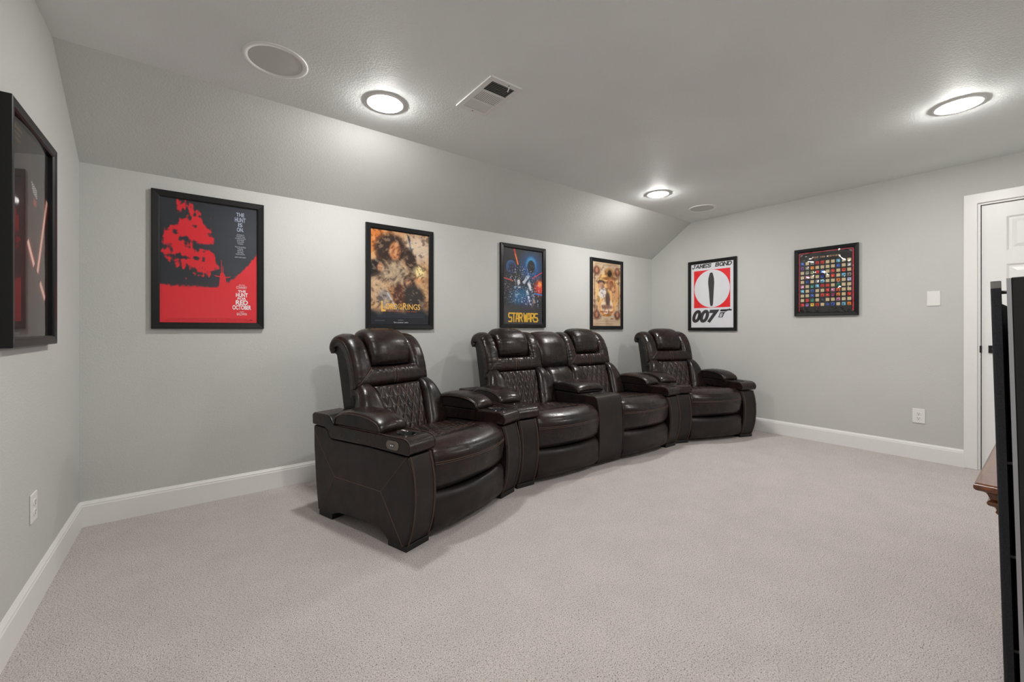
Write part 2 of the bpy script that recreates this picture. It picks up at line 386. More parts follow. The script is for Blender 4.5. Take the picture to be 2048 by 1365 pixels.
# ---------------------------------------------------------------- wall plates
def plate(name, loc, rz, label, outlet, w=.079, h_=.122):
    t = empty(name, loc, rz); tag(t, label, 'outlet' if outlet else 'wall plate')
    boxes('cover_plate', [(-w/2, w/2, -.006, 0, -h_/2, h_/2)], M['plate'], t, .003)
    if outlet:
        for s in (1, -1):
            pr = [(.0165*math.cos(a)*1.0, s*.0195+min(max(.0175*math.sin(a), -.0135), .0135)) for a in np.linspace(0, 2*pi, 24, endpoint=False)]
            n = len(pr); V = [(a, -.006, b) for a, b in pr]+[(a, -.0085, b) for a, b in pr]
            r = mesh('receptacle', V, [tuple(range(n, 2*n))]+[(i, (i+1) % n, n+(i+1) % n, n+i) for i in range(n)], M['plate'], t)
            z = s*.0195
            boxes('slots', [(-.0075, -.0050, -.0088, -.0084, z-.001, z+.008), (.0050, .0075, -.0088, -.0084, z, z+.007), (-.0025, .0025, -.0088, -.0084, z-.0095, z-.0045)], M['slot'], r)
        lathe_s = mesh('screw', [(.0025*math.cos(a), -.0066, .0025*math.sin(a)) for a in np.linspace(0, 2*pi, 10, endpoint=False)], [tuple(range(10))], M['can'], t)
    else:
        for z in (.042, -.042):
            mesh('screw', [(.003*math.cos(a), -.0066, z+.003*math.sin(a)) for a in np.linspace(0, 2*pi, 10, endpoint=False)], [tuple(range(10))], M['can'], t)
plate('power_outlet', (XR, .711, .366), -pi/2, 'white duplex power outlet on the right wall above the baseboard', True)
plate('power_outlet', (XL, 2.444, .40), pi/2, 'white duplex power outlet on the left wall, nearest the corner', True, .079, .113)
plate('blank_wall_plate', (XR, .622, 1.351), -pi/2, 'blank white wall plate at shoulder height left of the door', False)

# ---------------------------------------------------------------- posters
def art_mesh(w, h_, nx, ny, fn, parent, name='print'):
    u = np.linspace(0, 1, nx+1); v = np.linspace(0, 1, ny+1); U, V = np.meshgrid(u, v, indexing='ij')
    P = np.stack([(U-.5)*w, np.full_like(U, 0), (V-.5)*h_], -1).reshape(-1, 3); idx = np.arange((nx+1)*(ny+1)).reshape(nx+1, ny+1)
    F = np.stack([idx[:-1, :-1], idx[1:, :-1], idx[1:, 1:], idx[:-1, 1:]], -1).reshape(-1, 4)
    me = bpy.data.meshes.new(name); me.from_pydata(P.tolist(), [], F.tolist()); me.update()
    rgb = np.clip(fn(U, V), 0, 255)/255; lin = np.where(rgb <= .04045, rgb/12.92, ((rgb+.055)/1.055)**2.4)
    c = np.concatenate([lin, np.ones(lin.shape[:2]+(1,))], -1).reshape(-1, 4).astype(np.float32)
    at = me.color_attributes.new('art', 'FLOAT_COLOR', 'POINT'); at.data.foreach_set('color', c.ravel())
    o = link(name, me, M['print'], parent); o.location.y = -.009; return o
def text(s, box, col, parent, bold=.012, shear=0, name='lettering', y=-.0008, space=1.0, align='CENTER', lead=1.0):
    cu = bpy.data.curves.new('t', 'FONT'); cu.body = s; cu.align_x = align; cu.offset = bold*1.25; cu.shear = shear; cu.space_character = space; cu.space_line = lead
    o = bpy.data.objects.new('t', cu); COL.objects.link(o); dg = bpy.context.evaluated_depsgraph_get()
    me = bpy.data.meshes.new_from_object(o.evaluated_get(dg)); bpy.data.objects.remove(o); bpy.data.curves.remove(cu)
    n = len(me.vertices); co = np.zeros(n*3); me.vertices.foreach_get('co', co); co = co.reshape(-1, 3)
    mn, mx = co.min(0), co.max(0); x0, x1, z0, z1 = box
    a = (co[:, 0]-mn[0])/(mx[0]-mn[0])*(x1-x0)+x0; b = (co[:, 1]-mn[1])/(mx[1]-mn[1])*(z1-z0)+z0
    me.vertices.foreach_set('co', np.stack([a, np.full(n, y), b], 1).ravel()); me.update(); me.materials.clear()
    me.name = name
    return link(name, me, ink(col), parent)
STROKES = dict(S=[[(1, .82), (.80, 1), (.20, 1), (0, .78), (.2, .56), (.8, .44), (1, .22), (.8, 0), (.2, 0), (0, .18)]], T=[[(0, 1), (1, 1)], [(.5, 1), (.5, 0)]],
    A=[[(0, 0), (.5, 1), (1, 0)], [(.22, .34), (.78, .34)]], R=[[(0, 0), (0, 1), (.8, 1), (1, .76), (.8, .5), (0, .5)], [(.5, .5), (1, 0)]], W=[[(0, 1), (.25, 0), (.5, .8), (.75, 0), (1, 1)]],
    J=[[(.7, 1), (.7, .2), (.5, 0), (.2, 0), (0, .25)], [(.42, 1), (.98, 1)]], M=[[(0, 0), (0, 1), (.5, .3), (1, 1), (1, 0)], [(-.15, 0), (.15, 0)], [(.85, 0), (1.15, 0)]],
    E=[[(1, .8), (1, 1), (0, 1), (0, 0), (1, 0), (1, .22)], [(0, .52), (.65, .52)]], B=[[(0, 0), (0, 1), (.75, 1), (.95, .78), (.75, .54), (0, .54)], [(.75, .54), (1, .28), (.8, 0), (0, 0)]],
    O=[[(.3, 0), (0, .3), (0, .7), (.3, 1), (.7, 1), (1, .7), (1, .3), (.7, 0), (.3, 0)]], N=[[(0, 0), (0, 1), (1, 0), (1, 1)], [(-.18, 0), (.2, 0)], [(.8, 1), (1.18, 1)]],
    D=[[(0, 0), (0, 1), (.65, 1), (1, .7), (1, .3), (.65, 0), (0, 0)]])
STROKES['Z'] = [[(1, 1), (.12, 1), (0, .8), (0, .62), (.15, .5), (.9, .5), (1, .38), (1, .12), (.9, 0), (0, 0)]]   # blocky S
STROKES['V'] = [[(0, 0), (.28, 1), (.72, 1), (1, 0)], [(.16, .36), (.84, .36)]]                                      # flat-topped A
def strokes(word, box, th, col, parent, shear=0, gap=.35, y=-.0008, serif=False):
    x0, x1, z0, z1 = box; n = len([c for c in word]); cw = (x1-x0)/(n+(n-1)*gap); V, F = [], []
    for k, ch in enumerate(word):
        for pl in STROKES.get(ch, []):
            pts = [Vector((x0+k*cw*(1+gap)+a*cw, z0+th/2+b*(z1-z0-th))) for a, b in pl]
            pts = [Vector((p.x+shear*(p.y-z0), p.y)) for p in pts]
            for a, b in zip(pts[:-1], pts[1:]):
                d = (b-a).normalized()*th*.5; nn = Vector((-d.y, d.x)); b0 = len(V)
                for p in (a-d*.8-nn, b+d*.8-nn, b+d*.8+nn, a-d*.8+nn): V.append((p.x, y-.00001*len(F), p.y))
                F.append((b0, b0+1, b0+2, b0+3))
    return mesh('lettering', V, F, ink(col), parent, fix=False)
def flat(name, pts, col, parent, y=-.0006):
    return mesh(name, [(a, y, b) for a, b in pts], [tuple(range(len(pts)))], ink(col), parent, fix=False)
def framed(loc, rz, w, h_, bar, label, fn, nx, ny, gl='glass', dep=.022, group='framed film posters', bow=.0):
    t = empty('framed_poster', loc, rz); tag(t, label, 'poster', group)
    a, b = w/2, h_/2; c, d = a-bar, b-bar
    prof = [(0, 0), (0, -dep), (.004, -dep-.002), (bar-.006, -dep+.001), (bar, -dep+.006), (bar, -.006)]
    V, F = [], []
    for (sx, sz) in ((-1, -1), (1, -1), (1, 1), (-1, 1)):
        for i, y in prof: V.append((sx*(a-i), y, sz*(b-i)))
    n = len(prof)
    for k in range(4):
        for i in range(n-1): F.append((k*n+i, k*n+i+1, ((k+1) % 4)*n+i+1, ((k+1) % 4)*n+i))
    mesh('frame', V, F, M['frame'], t)
    boxes('backing_board', [(-a+.004, a-.004, -.0075, -.001, -b+.004, b-.004)], M['slot'], t)
    p = art_mesh(2*c, 2*d, nx, ny, fn, t)
    nb = 24; V = []; F = []
    for i in range(nb+1):
        x = -c+2*c*i/nb; yb = bow*(1-(x/c)**2)
        for y in (-.0118-yb, -.0108-yb):
            for z in (-d, d): V.append((x, y, z))
    for i in range(nb):
        a = i*4; b_ = a+4; F += [(a, b_, b_+1, a+1), (a+2, a+3, b_+3, b_+2), (a, a+2, b_+2, b_), (a+1, b_+1, b_+3, a+3)]
    F += [(0, 1, 3, 2), (nb*4, nb*4+2, nb*4+3, nb*4+1)]
    mesh('glazing', V, F, M[gl], t, False)
    return t, p, c, d
def mixc(C, m, col): return C*(1-m[..., None])+np.array(col, float)*m[..., None]
def blob(U, V, cx, cy, rx, ry, rot=0, soft=.15, A=1.45):
    x = (U-cx); y = (V-cy)*A; c, s = math.cos(rot), math.sin(rot); a = (x*c+y*s)/rx; b = (-x*s+y*c)/(ry*A)
    return np.clip((1-np.sqrt(a*a+b*b))/soft+.5, 0, 1)
def band(U, V, x0, y0, x1, y1, w, soft=.5, A=1.45):
    dx, dy = x1-x0, (y1-y0)*A; L = math.hypot(dx, dy); px, py = U-x0, (V-y0)*A
    t = (px*dx+py*dy)/(L*L); d = np.abs(px*dy-py*dx)/L
    return np.clip((1-d/w)/soft, 0, 1)*(t >= 0)*(t <= 1)
def solid(U, c): return np.broadcast_to(np.array(c, float), U.shape+(3,)).copy()

# 1: black and red print
def fbm(U, V, s, seed=0, o=4):
    r = 0; a = .5; t = 0
    for k in range(o): r = r+a*vnoise(U+.37*k, V+.11*k, s*2**k, seed+k); t += a; a *= .55
    return r/t
def art_red(U, V):
    C = solid(U, (40, 44, 52)); n2 = vnoise(U, V*1.45, 48, 4)
    C = mixc(C, np.clip(blob(U, V, .82, .62, .35, .35, 0, 1.2)*.35, 0, 1), (86, 90, 100))
    R = (222, 36, 48)
    curve = .30+.31*np.clip((U-.5)/.5, 0, 1)**1.8
    C = mixc(C, np.clip((curve-V+.02*(n2-.5))*60+.5, 0, 1), R)
    # abstract ragged red field left of centre in the print
    f = fbm(U*1.0+.2*V, V*1.45, 5, 31, 5); env = blob(U, V, .29, .65, .23, .31, .12, 1.0)
    g = fbm(U*4, V*1.45, 9, 41, 3)
    m = np.clip((env*1.05+(f-.5)*1.5+(g-.5)*.5-.55)*14, 0, 1)
    m = m*np.clip((.60-fbm(U*.8+.3*V, V*2.4, 4, 90, 4)+.25*(g-.5))*14, 0, 1)
    C = mixc(C, m, R)
    C = mixc(C, np.clip(blob(U, V, .45, .02, .5, .22, 0, 1.2)*.35, 0, 1), (235, 70, 78))
    return C
t1, p1, c, d = framed((.093, YB, 1.520), 0, .580, .838, .039, 'framed black and red film poster nearest the left wall on the long wall', art_red, 150, 220)
WH = (228, 222, 224); GB = (168, 180, 200)
for s, z0, z1, hwid in (('THE', .320, .346, .022), ('HUNT', .284, .314, .030), ('IS', .253, .279, .012), ('ON.', .221, .248, .019)):
    text(s, (.156-hwid, .156+hwid, z0, z1), GB, p1, .022)
text('The director of\n"The Hard" invites\nyou behind the scenes\nworld of danger\ninto the secret\nof suspense.', (.128, .186, .136, .206), (190, 196, 208), p1, .01)
text('From the thrilling\nbestseller\ncomes the\nabsorbing\nmotion picture.', (.128, .186, .067, .125), (190, 196, 208), p1, .01)
text('JOIN THE HUNT.', (.126, .190, .047, .056), (190, 196, 208), p1, .014)
for s, z0, z1, x0, x1 in (('SEAN', -.134, -.127, .148, .182), ('CONNERY', -.155, -.138, .134, .194)): text(s, (x0, x1, z0, z1), (236, 205, 208), p1, .01)
for s, z0, z1, hwid in (('THE', -.180, -.164, .022), ('HUNT', -.210, -.183, .033), ('FOR', -.228, -.213, .024), ('RED', -.261, -.231, .034), ('OCTOBER', -.293, -.264, .052)):
    text(s, (.165-hwid, .165+hwid, z0, z1), (244, 240, 242), p1, .026)
text('ALEC', (.152, .178, -.311, -.304), (236, 205, 208), p1, .01); text('BALDWIN', (.137, .193, -.331, -.314), (236, 205, 208), p1, .01)
# small craft outline rising from the red ground
RD = (222, 36, 48)
flat('conning_tower', [(.040, -.165), (.046, -.080), (.048, -.062), (.0525, -.058), (.053, .025), (.0555, .025), (.056, -.056), (.060, -.056), (.0605, -.014), (.063, -.014), (.064, -.058), (.070, -.066), (.076, -.082), (.084, -.165)], RD, p1)
flat('hull_fins', [(.014, -.074), (.046, -.080), (.046, -.086), (.026, -.083)], RD, p1); flat('hull_fins', [(.107, -.078), (.074, -.084), (.074, -.090), (.094, -.087)], RD, p1)
text('A film credit block in fine print runs across the foot of this sheet in two lines of type\nwith names of cast and crew and companies set in tall narrow capitals below the red field', (-.225, .205, -.371, -.352), (176, 20, 34), p1, 0)
flat('studio_mark', [(.206, -.368), (.210, -.361), (.216, -.358), (.222, -.361), (.226, -.368), (.220, -.364), (.212, -.364)], (60, 20, 30), p1)

# 2: warm brown battle montage as plain colour fields
def art_gold(U, V):
    C = solid(U, (196, 150, 104)); n = vnoise(U, V*1.45, 7, 5); n2 = vnoise(U, V*1.45, 22, 6); n3 = vnoise(U, V*1.45, 60, 7)
    C = mixc(C, np.clip((n-.4)*2, 0, 1)*.6, (120, 72, 44)); C = mixc(C, np.clip(blob(U, V, .12, .90, .25, .16, 0, .8), 0, 1)*.8, (206, 112, 40))
    C = mixc(C, blob(U, V, .80, .84, .28, .16, 0, .9)*.8, (222, 206, 190))
    for cx, cy, rx, ry, rot, col, s in [(.33, .80, .26, .17, -.2, (52, 34, 26), .35), (.40, .79, .10, .10, -.1, (188, 122, 78), .3), (.12, .56, .15, .13, .2, (24, 20, 20), .3), (.16, .60, .06, .05, 0, (170, 110, 80), .5),
                                        (.40, .55, .24, .13, .1, (166, 146, 122), .6), (.10, .36, .16, .15, 0, (192, 160, 128), .6), (.64, .46, .10, .08, 0, (50, 32, 24), .3), (.64, .44, .06, .055, 0, (196, 140, 104), .4),
                                        (.70, .28, .22, .16, 0, (46, 38, 36), .4), (.47, .30, .10, .14, 0, (88, 48, 34), .4), (.68, .68, .10, .16, .3, (58, 40, 34), .4), (.82, .52, .06, .07, 0, (214, 150, 96), .4), (.22, .28, .10, .09, 0, (150, 140, 134), .5)]:
        C = mixc(C, blob(U, V, cx, cy, rx, ry, rot, s), col)
    C = mixc(C, blob(U, V, .83, .585, .10, .065, 0, 1.)*.95, (255, 236, 170)); C = mixc(C, band(U, V, .63, .97, .68, .80, .022), (96, 100, 110)); C = mixc(C, band(U, V, .27, .34, .46, .13, .014), (190, 196, 206))
    f = fbm(U+.05*np.sin(V*19), V*1.45, 20, 61, 4); C = mixc(C, np.clip((f-.56)*5, 0, .45), (44, 28, 22)); C = mixc(C, np.clip((.42-f)*6, 0, .35), (238, 208, 168))
    C = mixc(C, np.clip((.19-V+.05*(n-.5))*12, 0, 1), (17, 22, 34)); return C
t2, p2, c, d = framed((1.360, YB, 1.516), 0, .578, .838, .040, 'framed warm brown film poster with gold title, second from the left wall', art_gold, 190, 270)
GO = (240, 190, 92)
text('L', (-.165, -.128, -0.275, -0.192), GO, p2, .02); text('ORD', (-.130, -.030, -0.257, -0.209), GO, p2, .01); text('OF', (-.024, .010, -0.232, -0.209), GO, p2); text('THE', (-.026, .014, -0.257, -0.237), GO, p2)
text('THE', (-.140, -.105, -0.199, -0.187), GO, p2); text('R', (.018, .052, -0.259, -0.202), GO, p2, .01); text('INGS', (.056, .170, -0.257, -0.209), GO, p2, .01)
text('THE RETURN OF THE KING', (-.120, .135, -0.278, -0.267), (190, 90, 60), p2, .01, space=1.5)
text('A fine block of credits in narrow capitals crosses the dark foot of the sheet here\nin several close rows naming a cast and a crew with their various roles and parts\nthat cannot be made out at this distance except as a band of thin grey lettering', (-.20, .21, -0.325, -0.287), (74, 82, 98), p2, 0)
text('DECEMBER 17', (-.025, .025, -.347, -.342), (150, 156, 168), p2)
text('T', (-.062, -.053, -.370, -.358), (214, 216, 222), p2); text('HE  JOURNEY  ENDS', (-.052, .062, -.370, -.3605), (214, 216, 222), p2)
text('LOGO BAR', (-.215, -.135, -.352, -.345), (90, 98, 116), p2, .02)

# 3: black space poster
def art_space(U, V):
    C = solid(U, (36, 34, 40)); n = vnoise(U, V*1.6, 7, 15); n2 = vnoise(U, V*1.6, 26, 16); n3 = vnoise(U, V*1.6, 60, 17); A = 1.45
    C = mixc(C, blob(U, V, .70, .78, .24, .17, 0, 1.2)*.8, (26, 104, 190)); C = mixc(C, blob(U, V, .70, .82, .12, .09, 0, .6), (60, 158, 216)); C = mixc(C, blob(U, V, .70, .78, .10, .09, 0, .3), (16, 18, 26))
    C = mixc(C, blob(U, V, .19, .755, .125, .088, 0, .08), (52, 96, 150)); C = mixc(C, blob(U, V, .215, .735, .10, .07, 0, .8), (34, 36, 62))
    C = mixc(C, blob(U, V, .92, .50, .13, .10, 0, 1.1), (216, 50, 34)); C = mixc(C, blob(U, V, .93, .55, .05, .04, 0, 1), (255, 150, 60))
    C = mixc(C, blob(U, V, .45, .36, .26, .13, .15, 1.0)*.8, (38, 110, 160)); C = mixc(C, blob(U, V, .62, .24, .18, .10, 0, 1)*.7, (46, 46, 110))
    for x0, y0, x1, y1, w, col in [(.50, .55, .64, .66, .05, (196, 206, 220)), (.60, .60, .70, .46, .05, (232, 234, 240)), (.36, .62, .40, .48, .05, (214, 216, 224)), (.58, .46, .72, .20, .034, (226, 230, 240)), (.72, .46, .80, .28, .03, (150, 150, 170)), (.28, .50, .32, .34, .035, (120, 150, 190)), (.74, .36, .76, .24, .028, (190, 140, 70)), (.86, .33, .88, .22, .03, (170, 186, 210))]:
        C = mixc(C, band(U, V, x0, y0, x1, y1, w, .6)*np.clip((n2-.25)*4, 0, 1), col)
    C = mixc(C, np.clip((n3-.72)*6, 0, 1)*blob(U, V, .5, .5, .5, .3, 0, .5), (200, 210, 225))
    C = mixc(C, band(U, V, .26, 1., .36, .79, .035, 1.), (238, 70, 50)); C = mixc(C, band(U, V, .29, .93, .36, .79, .018, .8), (255, 150, 60))
    C = mixc(C, band(U, V, .0, .60, .24, .57, .016, .8), (226, 90, 84)); C = mixc(C, band(U, V, .72, .62, 1., .72, .014, .8), (226, 60, 70)); C = mixc(C, band(U, V, .78, .415, 1., .40, .018, .6), (40, 130, 210))
    C = mixc(C, np.clip((.28-V)*14, 0, 1), (58, 57, 60)); C = mixc(C, ((U > .82) & (V < .30))*1.*np.clip((np.sin(V*230)+.4), 0, 1)*.5, (18, 18, 20)); return C
t3, p3, c, d = framed((2.658, YB, 1.527), 0, .586, .826, .040, 'framed dark space film poster with yellow title, third from the left wall', art_space, 120, 180)
strokes('ZTVR', (-.188, -.018, -.360, -.264), .0145, (236, 186, 52), p3, 0, .22); strokes('WVRZ', (.004, .184, -.360, -.264), .0145, (236, 186, 52), p3, 0, .22)
text('PG', (.185, .205, -.345, -.330), (150, 156, 170), p3, .02)

# 4: parchment adventure poster
def art_parch(U, V):
    C = solid(U, (206, 182, 152)); n = vnoise(U, V*1.45, 8, 25); n2 = vnoise(U, V*1.45, 34, 26)
    C = mixc(C, np.clip((n-.45)*1.6, 0, .5), (176, 140, 108)); C = mixc(C, blob(U, V, .52, .52, .42, .33, 0, .3), (232, 190, 120)); C = mixc(C, blob(U, V, .50, .30, .27, .15, 0, .10), (236, 150, 60)); C = mixc(C, blob(U, V, .50, .31, .24, .13, 0, .2), (238, 214, 180))
    C = mixc(C, blob(U, V, .60, .84, .17, .08, 0, .3), (168, 122, 66)); C = mixc(C, blob(U, V, .60, .83, .08, .06, 0, .4), (52, 38, 28)); C = mixc(C, blob(U, V, .62, .755, .30, .028, .05, .5), (140, 94, 48))
    C = mixc(C, blob(U, V, .62, .66, .13, .095, 0, .4), (184, 118, 74)); C = mixc(C, blob(U, V, .30, .68, .13, .04, 0, .4), (66, 44, 34)); C = mixc(C, blob(U, V, .30, .62, .11, .07, 0, .4), (196, 148, 118)); C = mixc(C, blob(U, V, .35, .52, .14, .09, .3, .5), (226, 220, 214)); C = mixc(C, blob(U, V, .80, .52, .15, .14, 0, .5), (214, 160, 106))
    C = mixc(C, blob(U, V, .53, .42, .08, .12, 0, .6), (84, 60, 50)); C = mixc(C, blob(U, V, .50, .30, .20, .035, 0, .9)*.8, (130, 84, 66))
    for cx, cy in ((.14, .86), (.88, .86), (.14, .17), (.88, .17)): C = mixc(C, blob(U, V, cx, cy, .11, .07, 0, .6), (110, 70, 52)); C = mixc(C, blob(U, V, cx, cy+.01, .045, .04, 0, .5), (190, 128, 100))
    f = fbm(U, V*1.45, 14, 71, 4); C = mixc(C, np.clip((f-.52)*3, 0, .6)*(np.abs(V-.52) < .42), (96, 60, 46)); return mixc(C, ((np.abs(U-.07) < .006) | (np.abs(U-.93) < .006))*1.*(np.abs(V-.5) < .3), (110, 66, 50))
t4, p4, c, d = framed((3.944, YB, 1.514), 0, .588, .836, .040, 'framed parchment coloured adventure film poster nearest the far corner on the long wall', art_parch, 120, 180)
text('THE MAN WITH THE HAT IS BACK. AND THIS TIME HE', (-.21, .20, .352, .362), (96, 72, 56), p4, 0, space=1.2); text("BRINGS HIS DAD", (-.07, .07, .338, .346), (96, 72, 56), p4)
text('INDIANA JONES', (-.120, .110, -.225, -.200), (160, 52, 34), p4, .03); text('and the\nLAST CRUSADE', (-.080, .080, -.262, -.230), (70, 56, 44), p4, .02)
text('fine rows of credits in small brown lettering at the foot of the sheet\nwith the names of a cast and a crew in narrow type across it', (-.20, .17, -.332, -.312), (150, 118, 92), p4, 0)
text('HAVE THE ADVENTURE OF YOUR LIFE KEEPING UP WITH THE JONESES', (-.19, .12, -.358, -.350), (110, 64, 50), p4, .01)

# 5: white poster with red square on the right wall
def art_white(U, V): return solid(U, (226, 226, 232))
t5, p5, c, d = framed((XR, 2.4765, 1.4995), -pi/2, .577, .838, .036, 'framed white poster with red square, white circle and large black numerals', art_white, 4, 4)
BK = (52, 50, 54)
strokes('JAMES BOND', (-.240, .222, .328, .376), .0105, BK, p5, .25, .34)
flat('red_square', [(-.217, -.148), (.215, -.148), (.215, .300), (-.217, .300)], (232, 40, 48), p5)
flat('white_circle', [(.211*math.cos(a), .077+.222*math.sin(a)) for a in np.linspace(0, 2*pi, 64, endpoint=False)], (226, 226, 232), p5, -.0009)
# plain dark upright stand-in for the artwork in the circle
flat('dark_column', [(-.012, -.130), (.010, -.130), (.018, -.10), (.026, .05), (.032, .15), (.028, .20), (.012, .262), (-.006, .268), (-.022, .258), (-.038, .20), (-.042, .15), (-.032, .05), (-.020, -.10)], BK, p5, -.0012)
text('007', (-.240, .094, -.328, -.172), BK, p5, .045, .28)
flat('barrel_mark', [(.098, -.196), (.106, -.174), (.196, -.172), (.208, -.164), (.214, -.172), (.232, -.174), (.232, -.190), (.190, -.190), (.168, -.200)], BK, p5)
flat('grip_mark', [(.078, -.266), (.100, -.208), (.164, -.206), (.146, -.222), (.128, -.266)], BK, p5); flat('grip_inset', [(.091, -.258), (.107, -.220), (.132, -.219), (.120, -.258)], (226, 226, 232), p5, -.0009)
flat('guard_mark', [(.104, -.246), (.116, -.244), (.124, -.226), (.118, -.226), (.112, -.238)], BK, p5, -.0012)
text('fine print line', (-.11, .05, -.366, -.361), (150, 150, 158), p5)

# 6: grid poster on the right wall
def art_blk(U, V): return solid(U, (20, 18, 20))
t6, p6, c, d = framed((XR, 1.364, 1.562), -pi/2, .514, .666, .033, 'framed black poster with a grid of a hundred small coloured tiles', art_blk, 4, 4, 'glass_wavy')
for nm, a in (('red_border', (-c+.004, -c+.010)), ('red_border', (c-.014, c-.004))): flat(nm, [(a[0], -d+.01), (a[1], -d+.01), (a[1], d-.006), (a[0], d-.006)], (196, 40, 66), p6)
flat('red_border', [(-c+.004, d-.012), (c-.004, d-.012), (c-.004, d-.006), (-c+.004, d-.006)], (196, 40, 66), p6)
text('TOP 100 MOVIES', (-.108, .108, .232, .248), (206, 160, 120), p6, .02, space=1.4)
TAN = (208, 190, 150); rs = random.Random(5)
rows = ["b.wrr..cs.", "vgo....b.w", ".gG" + "rb.r.r.", ".p..B.r.cg", ".B.wc..o.l", "p.tcrr.t..", "c.b..rpO..", "..b.rroo.r".replace('oo', 'mo'), ".rt.n..p..", "rvyr.Bb.co"]
pal = dict(b=(52, 92, 178), w=(150, 150, 148), r=(200, 52, 44), c=(108, 180, 214), s=(170, 158, 130), v=(120, 84, 150), g=(140, 138, 130), o=(222, 130, 50), G=(128, 140, 96), p=(206, 130, 160), B=(28, 56, 130), l=(170, 180, 214), t=(40, 120, 104), O=(214, 90, 40), m=(120, 40, 80), n=(30, 34, 60), y=(232, 186, 60))
V, F, Cc = [], [], []
def q4(x0, x1, z0, z1, y, col): b = len(V); V.extend([(x0, y, z0), (x1, y, z0), (x1, y, z1), (x0, y, z1)]); F.append((b, b+1, b+2, b+3)); Cc.extend([srgb(*col)]*4)
for j in range(10):
    for i in range(10):
        ch = rows[j][i] if i < len(rows[j]) else '.'; x = -.190+i*.0418; z = .186-j*.0455; w_ = .0145; hh = .0145
        if ch == '.': q4(x-w_, x+w_, z-hh, z+hh, -.0007, TAN)
        else:
            cl = pal[ch]; q4(x-w_, x+w_, z-hh, z+hh, -.0007, cl); dk = tuple(int(v*.45) for v in cl); lt = tuple(min(255, int(v*1.35+40)) for v in cl)
            a = rs.uniform(-.006, .004); q4(x+a-.004, x+a+.005, z-.010, z+rs.uniform(-.002, .008), -.0009, dk if rs.random() < .6 else lt); q4(x-.011, x+.009*rs.random(), z-.011, z-.005, -.0010, lt if rs.random() < .4 else dk)
        q4(x-.009, x+.008, z+.0175, z+.0188, -.0007, (120, 104, 84))
me = bpy.data.meshes.new('tile_grid'); me.from_pydata(V, [], F); at = me.color_attributes.new('art', 'FLOAT_COLOR', 'POINT')
at.data.foreach_set('color', np.array([(*c_, 1) for c_ in Cc], dtype=np.float32).ravel()); link('tile_grid', me, M['print'], p6)
for sx, s in ((-1, 1), (1, -1)): flat('corner_ornament', [(sx*(c-.018), d-.02), (sx*(c-.045), d-.02), (sx*(c-.018), d-.042)][::s], (120, 116, 112), p6)

# 7: dark poster with red streaks on the left wall
def art_dark(U, V):
    C = solid(U, (30, 26, 27)); n = vnoise(U, V*1.45, 8, 35)
    C = mixc(C, blob(U, V, .55, .42, .40, .34, 0, 1.2)*.5, (92, 40, 36)); C = mixc(C, np.clip((n-.5), 0, .4), (70, 40, 40))
    for x0, y0, x1, y1 in [(.96, .74, .69, .33), (.44, .47, .60, .36), (.76, .28, .90, .20)]:
        C = mixc(C, band(U, V, x0, y0, x1, y1, .075, 1.), (196, 52, 40)); C = mixc(C, band(U, V, x0, y0, x1, y1, .030, .5), (255, 214, 196))
    for k in range(4): C = mixc(C, band(U, V, .53+.01*k, .775-.014*k, .68, .745-.012*k, .007, .8), (220, 216, 214))
    C = mixc(C, blob(U, V, .62, .68, .05, .02, 0, .8)*.7, (200, 80, 60)); return C
t7, p7, c, d = framed((XL, 2.372, 1.455), pi/2, .570, .838, .036, 'framed dark poster with red streaks on the near left wall', art_dark, 120, 180, 'glass', .028, bow=.009)
text('A small gold title in three lines\nstands in the top corner\nof this dark sheet of art', (-c+.01, -c+.15, d-.075, d-.022), (150, 118, 70), p7, 0)
text('ROW OF FINE PRINT', (-c+.01, -c+.12, -d+.008, -d+.016), (130, 126, 122), p7)

# ---------------------------------------------------------------- recliners
AW, SW = .165, .625       # arm width, seat width
def arc(cx, cy, r, a0, a1, n=5): return [(cx+r*math.cos(math.radians(a0+(a1-a0)*i/n)), cy+r*math.sin(math.radians(a0+(a1-a0)*i/n))) for i in range(n+1)]
FRONT = [(.012, .028), (-.010, .085), (-.030, .16), (-.040, .25), (-.038, .34), (-.025, .41), (-.004, .472)]
ARM = [(.15, .028), (.018, .028)]+FRONT[1:]+[(.30, .476), (.55, .468), (.632, .466), (.652, .480), (.675, .512), (.705, .523), (.82, .526), (.818, .40), (.80, .20), (.775, .03), (.64, .03), (.615, .042), (.57, .058), (.43, .069), (.30, .075), (.21, .066), (.165, .045)]
CAP = [(-.004, .480), (.30, .482), (.55, .474), (.630, .472), (.648, .486), (.670, .518), (.704, .530), (.825, .532), (.828, .590), (.812, .603), (.675, .604), (.645, .596), (.622, .570), (.603, .552), (.30, .556), (.02, .560), (-.012, .550), (-.028, .528), (-.028, .503), (-.018, .486)]
meshes = {}
def shared(key, build):
    """first call builds, later calls reuse the mesh data"""
    if key not in meshes: o = build(); meshes[key] = o; return o
    return None
def bool_cut(o, cuts):
    for (x, y, z0, z1, r) in cuts:
        c_ = lathe('cut', [(.0001, z0), (r, z0), (r, z1), (.0001, z1)], None, None, 40, (x, y, 0)); m = o.modifiers.new('b', 'BOOLEAN'); m.object = c_; m.operation = 'DIFFERENCE'; m.solver = 'EXACT'
        bpy.context.view_layer.update(); dg = bpy.context.evaluated_depsgraph_get(); me = bpy.data.meshes.new_from_object(o.evaluated_get(dg)); o.modifiers.clear(); o.data = me
        bpy.data.objects.remove(c_)
    return o
def cup(parent, x, y, z, r=.0455):
    h_ = lathe('cup_holder', [(r+.005, 0), (r+.004, .0025), (r, .0025), (r-.002, -.002), (r-.003, -.055), (r-.008, -.06), (.0001, -.06)], M['cup'], parent, 40, (x, y, z)); h_['label'] = 'black round cup holder liner'
